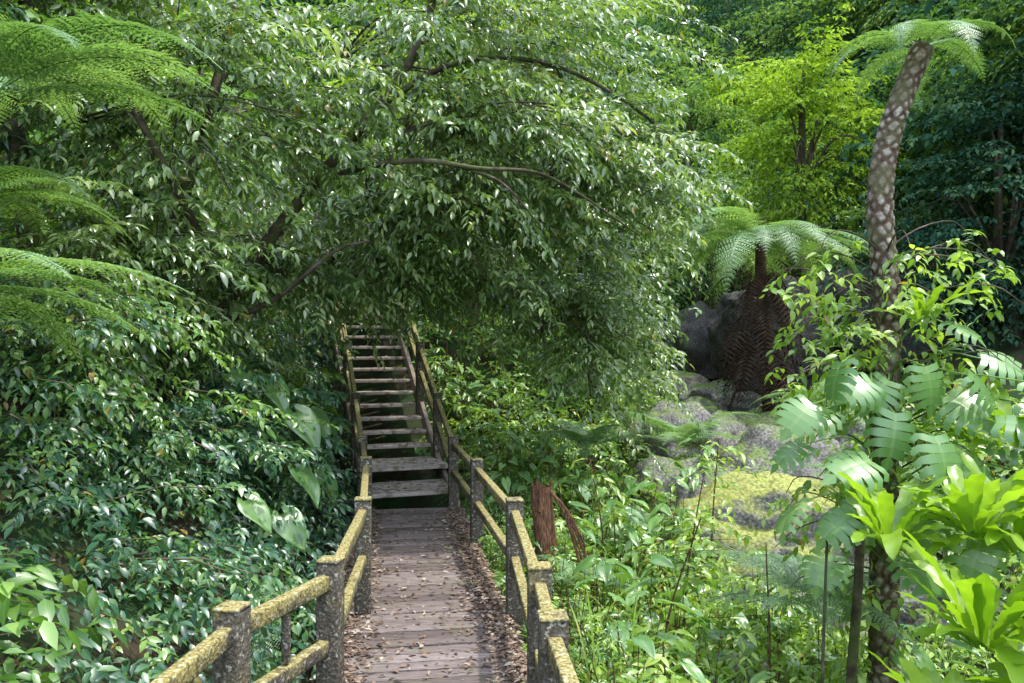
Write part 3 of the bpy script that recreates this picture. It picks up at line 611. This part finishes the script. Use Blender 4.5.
A_.obj('foliage_bright',M_bright,root); B_.obj('foliage_mid',M_mid,root); C_.obj('foliage_fine',M_mid,root); S_.obj('stems',M_dead,root); H_.obj('broad_leaves',M_mons,root,True)
root=empty('saplings'); lf=Buf(); st=Buf()
for (x,y,h) in [(1.15,6.2,1.7),(1.6,7.5,1.9),(1.35,5.2,1.3),(2.2,8.8,1.9),(1.9,5.9,1.6),(1.0,8.6,1.5),(4.9,9.0,2.2),(.95,4.8,1.2),(5.0,11,2.6)]:
    g=float(ground(x,y)); l=U(-.3,.3); top=np.array([x+l,y+U(-.2,.2),g+h]); tube(st,[(x,y,g),(x+l*.2,y,g+h*.5),top],.012,.005,6,4)
    m_=14; t=U(.35,1,m_); O=np.array([x,y,g])+(top-np.array([x,y,g]))*t[:,None]; az=U(0,6.28,m_); sprays(lf,LEAF8,O,np.stack([np.cos(az),np.sin(az),U(.1,.6,m_)],-1),U(.3,.6,m_),8,.12,.38,.5,rng.random(m_),st)
lf.obj('foliage',M_bright,root); st.obj('stems',M_dead,root,True)
lf=Buf()
x,y=region(190,2.5,14,.85,3.6)
for xx,yy in zip(x,y):
    g=float(ground(xx,yy))
    for i in range(12): e0=U(60,88); strap(lf,(xx+U(-.06,.06),yy+U(-.06,.06),g),U(0,6.28),U(.5,1.1),.007,e0,e0-U(50,140),0,rng.random())
lf.obj('grass_clumps',M_grass,None)
for p,n,L in [((2.35,6.2,.15),10,.95),((1.5,9.5,-.2),9,.9),((3.0,8.0,-.3),11,1.0),((.75,7.6,-.1),8,.7),((4.8,10.5,.3),11,1.3),((2.9,13.5,.5),12,1.4),((1.2,12.6,.6),10,1.2),((5.6,14,1.0),12,1.5)]:
    treefern('ground_fern',None,p,n,L,det=8,e0=(30,70),e1=(-50,-10))
root=empty('tree_stump'); b=Buf(); tube(b,[(.36,8.0,-.7),(.35,8.0,-.1),(.31,8.0,.4),(.30,8.02,.78)],.12,.10,18,8,.12)
for i in range(14):
    az=U(0,6.28); tube(b,[(.3+.09*math.cos(az),8+.09*math.sin(az),.55),(.3+.1*math.cos(az),8+.1*math.sin(az),.78+U(0,.08))],.025,.006,5,3)
for i in range(7): u=U(-.1,.25); tube(b,[(.38,7.95,.75),(.5+u*.4,7.9,.5),(.6+u,7.85,.0),(.62+u,7.8,-.3)],.014,.006,5,4)
b.obj('stump',M_dead,root,True)
b=Buf()
for i in range(26):
    x,y=U(.7,4),U(4.5,12); g=float(ground(x,y)); a=np.array([x,y,g]); q=a+np.array([U(-.6,.6),U(-.4,.4),U(.5,1.4)]); tube(b,[a,(a+q)/2+rng.normal(0,.06,3),q],.012,.004,5,4)
b.obj('dead_sticks',M_dead,None,True)

# ------------------------------------------------ light, camera
sd=Vector((.34,-.06,1.0)).normalized()
sun=bpy.data.lights.new('sun','SUN'); sun.energy=5.0; sun.angle=math.radians(1.5); sun.color=(1,.96,.88)
so=bpy.data.objects.new('sun',sun); bpy.context.scene.collection.objects.link(so); so.rotation_euler=sd.to_track_quat('Z','Y').to_euler(); so.location=(10,-8,30)
w=bpy.data.worlds.new('World'); bpy.context.scene.world=w; w.use_nodes=True; nt=w.node_tree
sk=nt.nodes.new('ShaderNodeTexSky'); sk.sky_type='NISHITA'; sk.sun_disc=False; sk.sun_elevation=math.asin(sd.z); sk.sun_rotation=math.atan2(sd.x,sd.y)
hs=nt.nodes.new('ShaderNodeHueSaturation'); hs.inputs['Saturation'].default_value=.6; nt.links.new(sk.outputs[0],hs.inputs['Color'])
bg=nt.nodes['Background']; bg.inputs[1].default_value=.9; nt.links.new(hs.outputs[0],bg.inputs[0])
cam=bpy.data.cameras.new('camera'); cam.lens=28; cam.sensor_width=36; cam.clip_end=400; co=bpy.data.objects.new('camera',cam); bpy.context.scene.collection.objects.link(co)
co.location=(0,0,2.18); co.rotation_euler=(math.radians(90.4),0,0); bpy.context.scene.camera=co
vs=bpy.context.scene.view_settings; vs.view_transform='Standard'; vs.look='None'; vs.exposure=0
